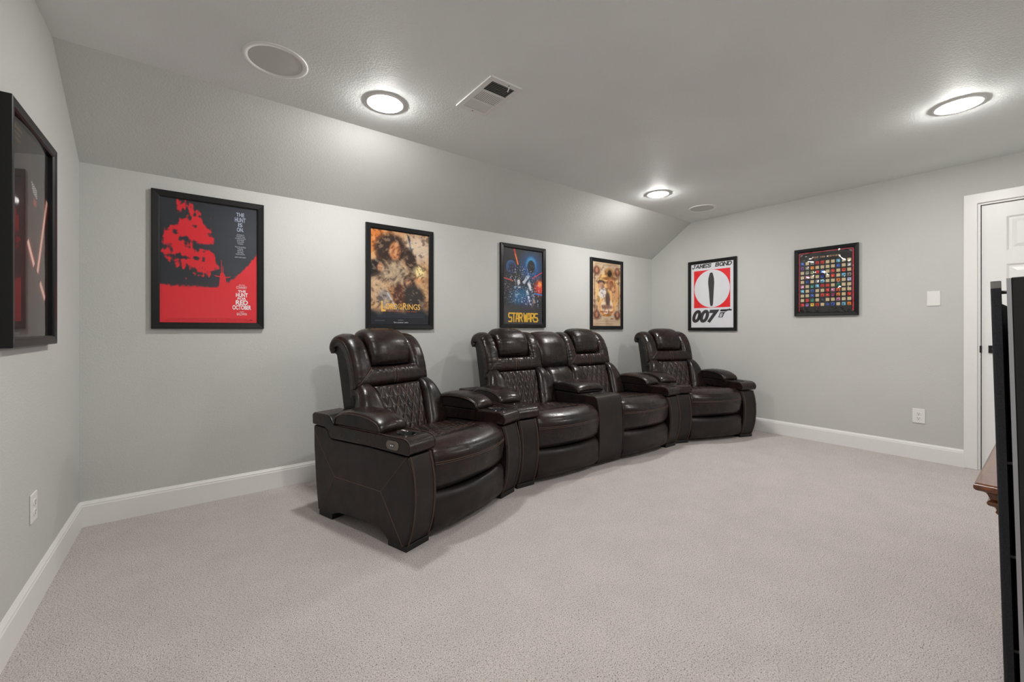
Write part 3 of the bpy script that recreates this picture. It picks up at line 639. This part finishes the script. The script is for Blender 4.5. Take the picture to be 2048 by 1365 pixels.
def frontpath(x, n=26, amp=0, dy=-.002):
    pts = spl(FRONT, np.linspace(0, 1, n)); return [(x+(amp if i % 2 else -amp), p[0]+dy, p[1]) for i, p in enumerate(pts)]
def arm(parent, x0, outer, control=False):
    """outer: -1 outer side faces -x, +1 faces +x"""
    a = prism('arm', ARM, x0, x0+AW, M['lea_side'], parent, .009)
    o = prism('arm_cap', CAP, x0-.006, x0+AW+.004, M['lea'], a, .008)
    cx = x0+AW/2
    bpy.context.view_layer.update(); dg = bpy.context.evaluated_depsgraph_get(); me = bpy.data.meshes.new_from_object(o.evaluated_get(dg)); o.modifiers.clear(); o.data = me
    bool_cut(o, [(cx, .095, .50, .62, .047)]); o.data.polygons.foreach_set('use_smooth', [True]*len(o.data.polygons))
    cup(a, cx, .095, .5585)
    # padded armrest
    px0, px1 = x0-.002, x0+AW+.012
    if outer > 0: px0, px1 = x0-.012, x0+AW+.002
    prof = [(.218, .560), (.206, .585), (.225, .612), (.30, .640), (.42, .648), (.52, .640), (.598, .612), (.612, .575)]
    def Pf(U, V):
        yz = spl(prof, V); x = px0+(px1-px0)*U; s = 1-(2*U-1)**2
        return np.stack([x, yz[..., 0]-.004*s, yz[..., 1]-.018+.010*s], -1)
    o, at_ = puff('armrest_pad', Pf, 22, 34, .016, .004, M['lea'], a, 4, 8, wr=.003, seed=int(x0*100)+3)
    # lower gusset of the pad
    g = prism('pad_gusset', [(.213, .557), (.209, .585), (.228, .602), (.30, .624), (.42, .632), (.52, .625), (.596, .600), (.606, .557)], px0+.003, px1-.003, M['lea_side'], a, .006)
    tube('piping', [[(xx, p[0], p[1]) for p in spl([(.208, .572), (.225, .600), (.30, .624), (.42, .632), (.52, .624), (.600, .598)], np.linspace(0, 1, 24))] for xx in (px0+.001, px1-.001)], .0028, M['piping'], a)
    # seams and braided stitching on the front of the arm
    st = [frontpath(x0+.014, 90, .0022), frontpath(x0+.020, 20), frontpath(x0+AW-.014, 90, .0022), frontpath(x0+AW-.020, 20)]
    tube('stitching', st, .0012, M['stitch'], a, 4)
    xs = x0-.0006 if outer < 0 else x0+AW+.0006
    S = [[(.806, .486), (.606, .258)], [(.606, .258), (.199, .264)], [(.199, .264), (-.002, .475)], [(.199, .264), (.033, .030)], [(.606, .258), (.747, .041)]]
    tube('panel_seam', [[(xs, *p), (xs, *q)] for p, q in S], .0013, M['stitch'], a, 4)
    tube('cap_piping', [[(xx, p[0]-.001, p[1]) for p in spl([(.56, .556), (.30, .560), (.03, .5615), (-.010, .552), (-.027, .528), (-.027, .503), (-.014, .484)], np.linspace(0, 1, 30))] for xx in (x0-.003, x0+AW+.001)], .0022, M['piping'], a, 5)
    f = boxes('foot', [(x0+.006, x0+AW-.006, .012, .15, 0, .03)], M['foot'], a, .003); boxes('foot', [(x0+.006, x0+AW-.006, .64, .772, 0, .032)], M['foot'], a, .003)
    if control:
        zc, yc, w_, hh = .518, .098, .046, .022; xx = x0-.0065
        pts = [(yc+sy*(w_-hh)+hh*math.cos(t_), zc+hh*math.sin(t_)) for sy, r0 in ((1, -90), (-1, 90)) for t_ in np.radians(np.linspace(r0, r0+180, 12))]
        cpn = prism('control_panel', pts, xx-.003, xx+.002, M['ctrl'], a, .0015, seg=2); cpn['label'] = 'bronze oval control plate'
        prism('control_button', [(yc+.014, zc-.008), (yc+.014, zc+.008), (yc-.014, zc+.008), (yc-.014, zc-.008)][::-1], xx-.0045, xx-.002, M['btn'], a, .001, seg=2)
        boxes('power_key', [(xx-.0055, xx-.004, yc+.003, yc+.011, zc-.004, zc+.004), (xx-.0055, xx-.004, yc-.011, yc-.003, zc-.004, zc+.004)], M['can'], a)
    return a
DX, DZ_ = .067, .118
def seatunit(parent, cx, seed=1, hx=.30, ws=.0035):
    # seat cushion
    prof = [(.075, .246), (.028, .250), (.000, .285), (-.008, .32), (-.012, .37), (-.006, .425), (.012, .455), (.045, .474), (.10, .482), (.22, .474), (.40, .455), (.58, .440)]
    half = SW/2-.002
    def Pf(U, V):
        yz = spl(prof, V); t = 2*U-1; y = yz[..., 0]; w = np.clip(1-np.maximum(y, 0)/.38, 0, 1)**1.3; b = (1-np.abs(t)**2.2)
        return np.stack([cx+t*half, y-.066*b*w*np.clip(.72+(yz[..., 1]-.25)/.2*.28, .7, 1), yz[..., 1]-.016*b*np.clip(1-np.abs(yz[..., 1]-.45)/.08, 0, 1)*w+.006*b], -1)
    def ex(U, V, P):
        x = P[..., 0]-cx; y = P[..., 1]; ins = np.clip((.235-np.abs(x))/.01, 0, 1)*np.clip((y-.13)/.008, 0, 1)
        a = (x/DX+(y-.13)/.11); b = (x/DX-(y-.13)/.11); da = np.abs(a-np.round(a)); db = np.abs(b-np.round(b)); di = np.minimum(da, db)
        seam = np.exp(-((np.abs(x)-.242)/.006)**2)*np.clip((y-.10)/.01, 0, 1)+np.exp(-((y-.122)/.006)**2)*(np.abs(x) < .245)
        roll = .010*np.exp(-((y-.04)/.05)**2)*np.clip((P[..., 2]-.40)/.05, 0, 1)
        wl = (np.exp(-((P[..., 2]-.442)/.004)**2))*(y < .06)
        return -.006*ins*(1-np.clip(di*2.8, 0, 1))**1.6-.005*seam+roll-.0022*wl
    seat, sat = puff('seat_cushion', Pf, 90, 120, .014, .02, M['lea'], parent, 8, 14, True, .0015, seed, ex)
    st = []
    for vv, off in ((.240, 0), (.252, 0)):
        st.append(sat(np.linspace(.015, .985, 50), np.full(50, vv)))
    tube('stitching', st, .0012, M['stitch'], seat, 4)
    vv = lambda yy: .36+(yy-.10)/.48*.62
    dl = []
    for s in (1, -1):
        for k in range(-9, 10):
            pts = []
            for y in np.linspace(.13, .50, 40):
                x = (k-s*(y-.13)/.11)*DX
                if abs(x) < .235: pts.append((x, y))
            if len(pts) > 3: dl.append(pts)
    # locate stitch paths on the cushion surface
    vs = np.linspace(.3, .99, 200); ymid = Pf(np.full(200, .5), vs)
    def onseat(x, y):
        u = .5+x/(2*half); vs_ = np.linspace(.30, .99, 160); yy = Pf(np.full(160, u), vs_)[:, 1]; return u, np.interp(y, yy, vs_)
    paths = []
    for L in dl:
        uv = [onseat(*p) for p in L[::3]+[L[-1]]]; paths.append(sat([a for a, b in uv], [b for a, b in uv], .001))
    tube('quilt_stitching', paths, .0009, M['stitch'], seat, 3)
    # footrest
    fp = [(.055, .228), (.018, .226), (-.004, .200), (-.008, .16), (-.008, .12), (-.002, .07), (.022, .034)]
    def Pf2(U, V):
        yz = spl(fp, V); t = 2*U-1; b = 1-np.abs(t)**2.2
        return np.stack([cx+t*half, yz[..., 0]-(.012+.045*np.clip((yz[..., 1]-.03)/.19, 0, 1))*b, yz[..., 1]+.010*np.abs(t)**3*np.clip((yz[..., 1]-.1)/.1, 0, 1)], -1)
    puff('footrest', Pf2, 60, 30, .016, .05, M['lea_side'], parent, 10, 4, wr=.002, seed=seed+5)
    # backrest shell
    sh = [(.60, .40), (.675, .55), (.70, .72), (.72, .82), (.77, .93), (.84, .99), (.90, .99), (.905, .94), (.885, .93), (.845, .765), (.81, .60), (.775, .38)]
    back = prism('backrest', sh, cx-hx+.012, cx+hx-.012, M['lea_dk'], parent, .01)
    # quilted lumbar panel
    lp = [(.492, .425), (.535, .52), (.578, .61), (.612, .68), (.640, .735)]
    def Pf3(U, V):
        yz = spl(lp, V); t = 2*U-1; hwid = .128+.064*V; return np.stack([cx+t*hwid, yz[..., 0]-.012*(1-t*t), yz[..., 1]], -1)
    def ex3(U, V, P):
        x = P[..., 0]-cx; z = P[..., 2]-.72; a = x/DX+z/DZ_; b = x/DX-z/DZ_; di = np.minimum(np.abs(a-np.round(a)), np.abs(b-np.round(b)))
        return -.009*(1-np.clip(di*2.4, 0, 1))**1.7
    lum, lat = puff('lumbar_cushion', Pf3, 84, 84, .020, .05, M['lea'], back, 14, 14, True, 0, seed, ex3)
    paths = []
    for s in (1, -1):
        for k in range(-8, 9):
            pts = []
            for z in np.linspace(-.295, .005, 46):
                x = (k-s*z/DZ_)*DX; V_ = (z+.72-.425)/(.735-.425); hwid = .128+.064*V_
                if abs(x) < hwid*.985 and 0 < V_ < 1: pts.append((.5+x/(2*hwid), V_))
            if len(pts) > 3:
                # invert the profile height to its parameter
                vv_ = np.linspace(0, 1, 120); zz = spl(lp, vv_)[:, 1]
                paths.append(lat([p[0] for p in pts[::2]], [np.interp(.425+p[1]*.31, zz, vv_) for p in pts[::2]], .0012))
    tube('quilt_stitching', paths, .0012, M['stitch'], lum, 3)
    # side bolsters
    bp_ = [(.470, .430), (.520, .52), (.560, .61), (.605, .685), (.655, .718), (.71, .722)]
    for s in (-1, 1):
        def Pf4(U, V, s=s):
            yz = spl(bp_, V); inner = .130+.066*np.clip((yz[..., 1]-.43)/.29, 0, 1); outer = .338-.045*np.clip((yz[..., 1]-.60)/.12, 0, 1)**1.5-.01*np.clip((.5-yz[..., 1])/.07, 0, 1)
            return np.stack([cx+s*(inner+(outer-inner)*U), yz[..., 0]+.015*U, yz[..., 1]], -1)
        puff('bolster', Pf4, 34, 50, .045, .05, M['lea'], back, 3.2, 7, wr=ws*.7, seed=seed+11+s)
        tube('piping', [[(cx+s*(.338-.045*max(0, (p[1]-.60)/.12)**1.5-.01*max(0, (.5-p[1])/.07)), p[0]+.012, p[1]) for p in spl(bp_, np.linspace(0, .93, 30))]], .0026, M['piping'], back)
    # headrest: one padded U shape (two wings and the cross panel) with a hollow for the pillow
    wp = [(.672, .728), (.684, .79), (.698, .855), (.722, .92), (.756, .978), (.80, 1.018), (.86, 1.034), (.915, 1.018), (.938, .978), (.922, .940)]
    ww = .168; LW = .565; s0 = .135
    def Pf5(U, V):
        yz = spl(wp, V); t = 2*U-1; return np.stack([cx+t*hx, yz[..., 0]+0*t, yz[..., 1]], -1)
    def rr_(d, R): return np.sqrt(np.clip(1-(1-np.clip(d/R, 0, 1))**2, 0, 1))
    def EH(U, V):
        x = np.abs(2*U-1)*hx; d = V*LW; do = hx-x; qx = x-ww; qy = s0-d
        sd = np.where((qx > 0) & (qy > 0), np.hypot(qx, qy), np.maximum(qx, qy))
        h = rr_(do, .060)*rr_(d, .050)*rr_((1-V)*LW, .05)*rr_(sd, .050)
        L = math.hypot(hx-ww, s0); dd = np.abs((x-ww)*s0+(d-s0)*(hx-ww))/L
        g1 = np.exp(-(dd/.0035)**2)*(d < s0)*(x > ww); g2 = np.exp(-((x-.009)/.003)**2)*(d < s0)
        gth = ws*(vnoise(U*1., V*0+.3, 60, seed+2)-.5)*np.exp(-np.abs(d-s0+.02)/.035)*(x < ww)*1.6+ws*(vnoise(V*1., U*0+.7, 46, seed+4)-.5)*np.exp(-np.abs(sd-.018)/.03)*(x > ww)*1.3+ws*(vnoise(V*1., U*0+.2, 40, seed+6)-.5)*np.exp(-np.abs(do-.02)/.03)
        return h*(1-.10*g1-.07*g2)+np.clip(h, 0, 1)*gth/.036-.55*np.clip(-sd/.012, 0, 1)
    hr, hat = puff('headrest_cushion', Pf5, 120, 110, .036, .045, M['lea'], back, uni=True, EF=EH)
    # v positions by arc length: bring seam lines onto the surface
    def hpt(x, d, lift=.0012):
        U = np.array([[.5+x/(2*hx)]]); V = np.array([[d/LW]]); e = 1e-3
        UU, VV = np.meshgrid([U[0, 0]-e, U[0, 0], U[0, 0]+e], [V[0, 0]-e, V[0, 0], V[0, 0]+e], indexing='ij'); P = Pf5(UU, VV); n = grid_normals(P)[1, 1]
        if n[1]-n[2]*.6 > 0: n = -n
        return P[1, 1]+n*(.036*float(EH(U, V)[0, 0])+lift)
    seams = [[hpt(s_*(hx-.012-(hx-ww-.012)*k), .018+(s0-.018)*k) for k in np.linspace(0, 1, 22)] for s_ in (-1, 1)]+[[hpt(e_, d_) for d_ in np.linspace(.012, s0-.012, 20)] for e_ in (-.013, .013)]
    tube('stitching', seams, .0013, M['stitch'], hr, 4)
    tube('piping', [[(cx+s_*(hx-.001), p[0], p[1]) for p in spl(wp, np.linspace(.01, .97, 50))] for s_ in (-1, 1)], .0026, M['piping'], hr)
    # head pillow
    hp = [(.716, .857), (.726, .93), (.748, 1.0), (.786, 1.042), (.84, 1.056), (.895, 1.045), (.915, 1.00)]
    def Pf7(U, V):
        yz = spl(hp, V); t = 2*U-1; hwid = .158+.008*np.sin(pi*V)-.018*np.clip((V-.5)/.5, 0, 1); return np.stack([cx+t*hwid, yz[..., 0]-.016*(1-t*t), yz[..., 1]+.006*(1-t*t)*np.clip(V*2, 0, 1)], -1)
    puff('head_pillow', Pf7, 50, 60, .043, .035, M['lea'], back, 5.5, 6, wr=ws*1.5, seed=seed+41)
    return back
W1 = 2*AW+SW; W2 = 2*AW+2*SW+.29
def recliner(label):
    t = empty('recliner'); tag(t, label, 'recliner', 'brown leather home theatre seats')
    arm(t, 0, -1, True); arm(t, AW+SW, 1); seatunit(t, AW+SW/2, 1)
    boxes('base_frame', [(AW+.01, AW+SW-.01, .12, .70, .05, .38)], M['slot'], t)
    return t
rec1 = recliner('single dark brown leather power recliner nearest the camera, left end of the row')
rec1.location = (.828, 1.925, 0); rec1.rotation_euler.z = math.radians(18)
rec2 = copy_tree(rec1); rec2.location = (3.650, 2.212, 0); rec2.rotation_euler.z = math.radians(-20)
rec2['label'] = 'single dark brown leather recliner at the far right end of the row, by the corner'
love = empty('reclining_loveseat', (1.758, 2.238, 0), math.radians(-1.8)); tag(love, 'dark brown leather two-seat reclining loveseat with cup holder console in the middle', 'loveseat', 'brown leather home theatre seats')
arm(love, 0, -1); arm(love, W2-AW, 1); c1 = AW+SW/2; c2 = W2-AW-SW/2
seatunit(love, c1, 51, .298, .007); seatunit(love, c2, 87, .298, .007)
boxes('base_frame', [(AW+.01, AW+SW-.01, .12, .70, .05, .38), (W2-AW-SW+.01, W2-AW-.01, .12, .70, .05, .38)], M['slot'], love)
def console(x0, x1):
    prof = [(.012, .022), (-.012, .10), (-.020, .22), (-.018, .36), (-.010, .47), (.004, .530), (.020, .552), (.05, .560), (.30, .556), (.60, .550), (.60, .10), (.60, .022)]
    a = prism('console', prof, x0+.002, x1-.002, M['lea_side'], love, .009); cx = (x0+x1)/2
    bpy.context.view_layer.update(); dg = bpy.context.evaluated_depsgraph_get(); me = bpy.data.meshes.new_from_object(a.evaluated_get(dg)); a.modifiers.clear(); a.data = me
    bool_cut(a, [(cx-.062, .115, .49, .62, .042), (cx+.062, .115, .49, .62, .042)]); a.data.polygons.foreach_set('use_smooth', [True]*len(a.data.polygons))
    for s in (-1, 1): cup(a, cx+s*.062, .115, .5585)
    lp = [(.205, .572), (.212, .592), (.25, .612), (.36, .622), (.48, .618), (.58, .600), (.60, .575)]
    def Pf(U, V):
        yz = spl(lp, V); t = 2*U-1; return np.stack([cx+t*(.150), yz[..., 0], yz[..., 1]-.004+.010*(1-t*t)], -1)
    puff('console_lid', Pf, 34, 36, .018, .004, M['lea'], a, 4, 7, wr=.002, seed=9)
    prism('lid_gusset', [(.210, .562), (.215, .585), (.25, .600), (.36, .608), (.48, .604), (.58, .588), (.592, .562)], cx-.147, cx+.147, M['lea_side'], a, .006)
    tube('piping', [[(cx+s*.149, p[0], p[1]) for p in spl([(.206, .572), (.25, .604), (.36, .612), (.48, .608), (.59, .585)], np.linspace(0, 1, 20))] for s in (-1, 1)]+[[(x0+.004, p[0]-.001, p[1]) for p in spl(prof[1:8], np.linspace(0, 1, 24))], [(x1-.004, p[0]-.001, p[1]) for p in spl(prof[1:8], np.linspace(0, 1, 24))]], .0024, M['piping'], a)
    # middle back cushions
    bk = prism('middle_backrest', [(.60, .40), (.675, .55), (.72, .72), (.74, .82), (.78, .93), (.84, .99), (.90, .99), (.885, .93), (.81, .60), (.775, .38)], x0+.035, x1-.035, M['lea_dk'], love, .01)
    up = [(.690, .735), (.690, .80), (.706, .875), (.740, .955), (.795, 1.012), (.86, 1.032), (.92, 1.010), (.935, .96)]
    def Pu(U, V):
        yz = spl(up, V); t = 2*U-1; hwid = .166+.012*np.sin(pi*np.clip(V*1.2, 0, 1)); return np.stack([cx+t*hwid, yz[..., 0]-.010*(1-t*t), yz[..., 1]], -1)
    puff('upper_middle_cushion', Pu, 44, 64, .044, .04, M['lea'], bk, 4, 5, wr=.006, seed=77)
    lo = [(.53, .52), (.565, .60), (.60, .67), (.64, .712), (.70, .722)]
    def Pl(U, V):
        yz = spl(lo, V); t = 2*U-1; return np.stack([cx+t*(.150), yz[..., 0], yz[..., 1]], -1)
    puff('lower_middle_cushion', Pl, 40, 40, .036, .04, M['lea'], bk, 5, 4, wr=.008, seed=78)
console(AW+SW, AW+SW+.29)

# ---------------------------------------------------------------- tower speaker, media console
sp = empty('tower_speaker', (1.243, .0326, 0), math.radians(0)); sp.rotation_euler = (math.radians(-1.30), 0, 0); tag(sp, 'tall black floor speaker at the right edge with its cloth grille standing off', 'speaker')
cab = boxes('cabinet', [(0, .24, -.34, -.006, .0, 1.199)], M['bwood'], sp, .002)
boxes('front_baffle', [(-.001, .241, -.006, 0, .01, 1.1975)], M['silver'], cab)
g = prism('cloth_grille', [(.006, .0085), (.024, .010), (.024, .016), (.019, .0235), (.012, .0255), (.12, .0265), (.228, .0255), (.221, .0235), (.216, .016), (.216, .010), (.234, .0085)][:0] or [(.002, .0075), (.002, .019), (.007, .0245), (.12, .0265), (.233, .0245), (.238, .019), (.238, .0075)], .03, 1.168, M['cloth'], sp, 0, 'z') if False else None
def zprism(name, prof, z0, z1, mat, parent):
    n = len(prof); V = [(a, b, z0) for a, b in prof]+[(a, b, z1) for a, b in prof]
    return mesh(name, V, [tuple(range(n)), tuple(range(2*n-1, n-1, -1))]+[(i, (i+1) % n, n+(i+1) % n, n+i) for i in range(n)], mat, parent)
GP = [(.002, .0075), (.002, .0165), (.0035, .0195), (.008, .021), (.022, .0215), (.022, .0075)]; GQ = [(.022, .0078), (.022, .0213), (.12, .022), (.228, .021), (.235, .019), (.238, .015), (.238, .0078)]
g = zprism('cloth_grille', GP, .03, 1.180, M['cloth'], sp); zprism('grille_panel', GQ, .03, 1.150, M['cloth'], g); zprism('grille_cap', GP, 1.180, 1.194, M['greycap'], g)
for z in (.30, .48, .66, .84, 1.172):
    for x in (.014, .226): 
        tube('peg', [[(x, 0, z), (x, .009, z)]], .0035, M['cone'], g, 8)
for z, r in ((1.0, .085), (.78, .085), (.56, .085), (.34, .085)):
    dv = lathe('driver', [(r+.012, 0), (r+.012, .004), (r, .006), (r-.008, .003), (.03, -.002), (.0001, .002)], M['cone'], sp, 40); dv.rotation_euler = (-pi/2, 0, 0); dv.location = (.12, .0, z)
boxes('plinth', [(-.01, .25, -.35, .02, 0, .02)], M['bwood'], sp, .003)
mc = empty('media_console', (2.01, .165, 0)); tag(mc, 'cherry wood cabinet corner with moulded top edge, behind the black speaker', 'cabinet')
L_, Dp = 1.35, .52
def ring(name, prof, mat):
    if len(prof) > 2: prof = [tuple(q) for q in spl(prof, np.linspace(0, 1, 44))]
    V, F = [], []; n = len(prof)
    for i, (ins, z) in enumerate(prof): V += [(ins, -ins, z), (L_-ins, -ins, z), (L_-ins, -Dp, z), (ins, -Dp, z)]
    for i in range(n-1):
        for k in range(4): F.append((i*4+k, i*4+(k+1) % 4, (i+1)*4+(k+1) % 4, (i+1)*4+k))
    F += [(0, 1, 2, 3), tuple(range(4*n-4, 4*n))]
    return mesh(name, V, F, mat, mc)
ring('table_top', [(.006, .602), (.0, .596), (-.001, .590), (.0, .583), (.006, .577), (.018, .574), (.026, .568), (.031, .556), (.034, .548)], M['wood'])
ring('cornice', [(.036, .548), (.030, .545), (.026, .538), (.030, .530), (.042, .524), (.046, .516), (.044, .508), (.050, .500), (.064, .494), (.076, .490), (.074, .480), (.082, .470), (.104, .464)], M['wood'])
bd = ring('body', [(.105, .466), (.105, .0)], M['wood'])
for k in range(3):
    x0 = .09+k*.395; dd = boxes('cabinet_door', [(x0, x0+.37, -.105, -.089, .05, .43)], M['wood'], bd, .003); dd.location.y = -.002
    lathe('knob', [(.0001, .02), (.010, .018), (.012, .01), (.005, .0)], M['black_metal'], dd, 16, (0, 0, 0)); kn = dd.children[0]; kn.rotation_euler = (-pi/2, 0, 0); kn.location = (x0+.33, -.089, .27)
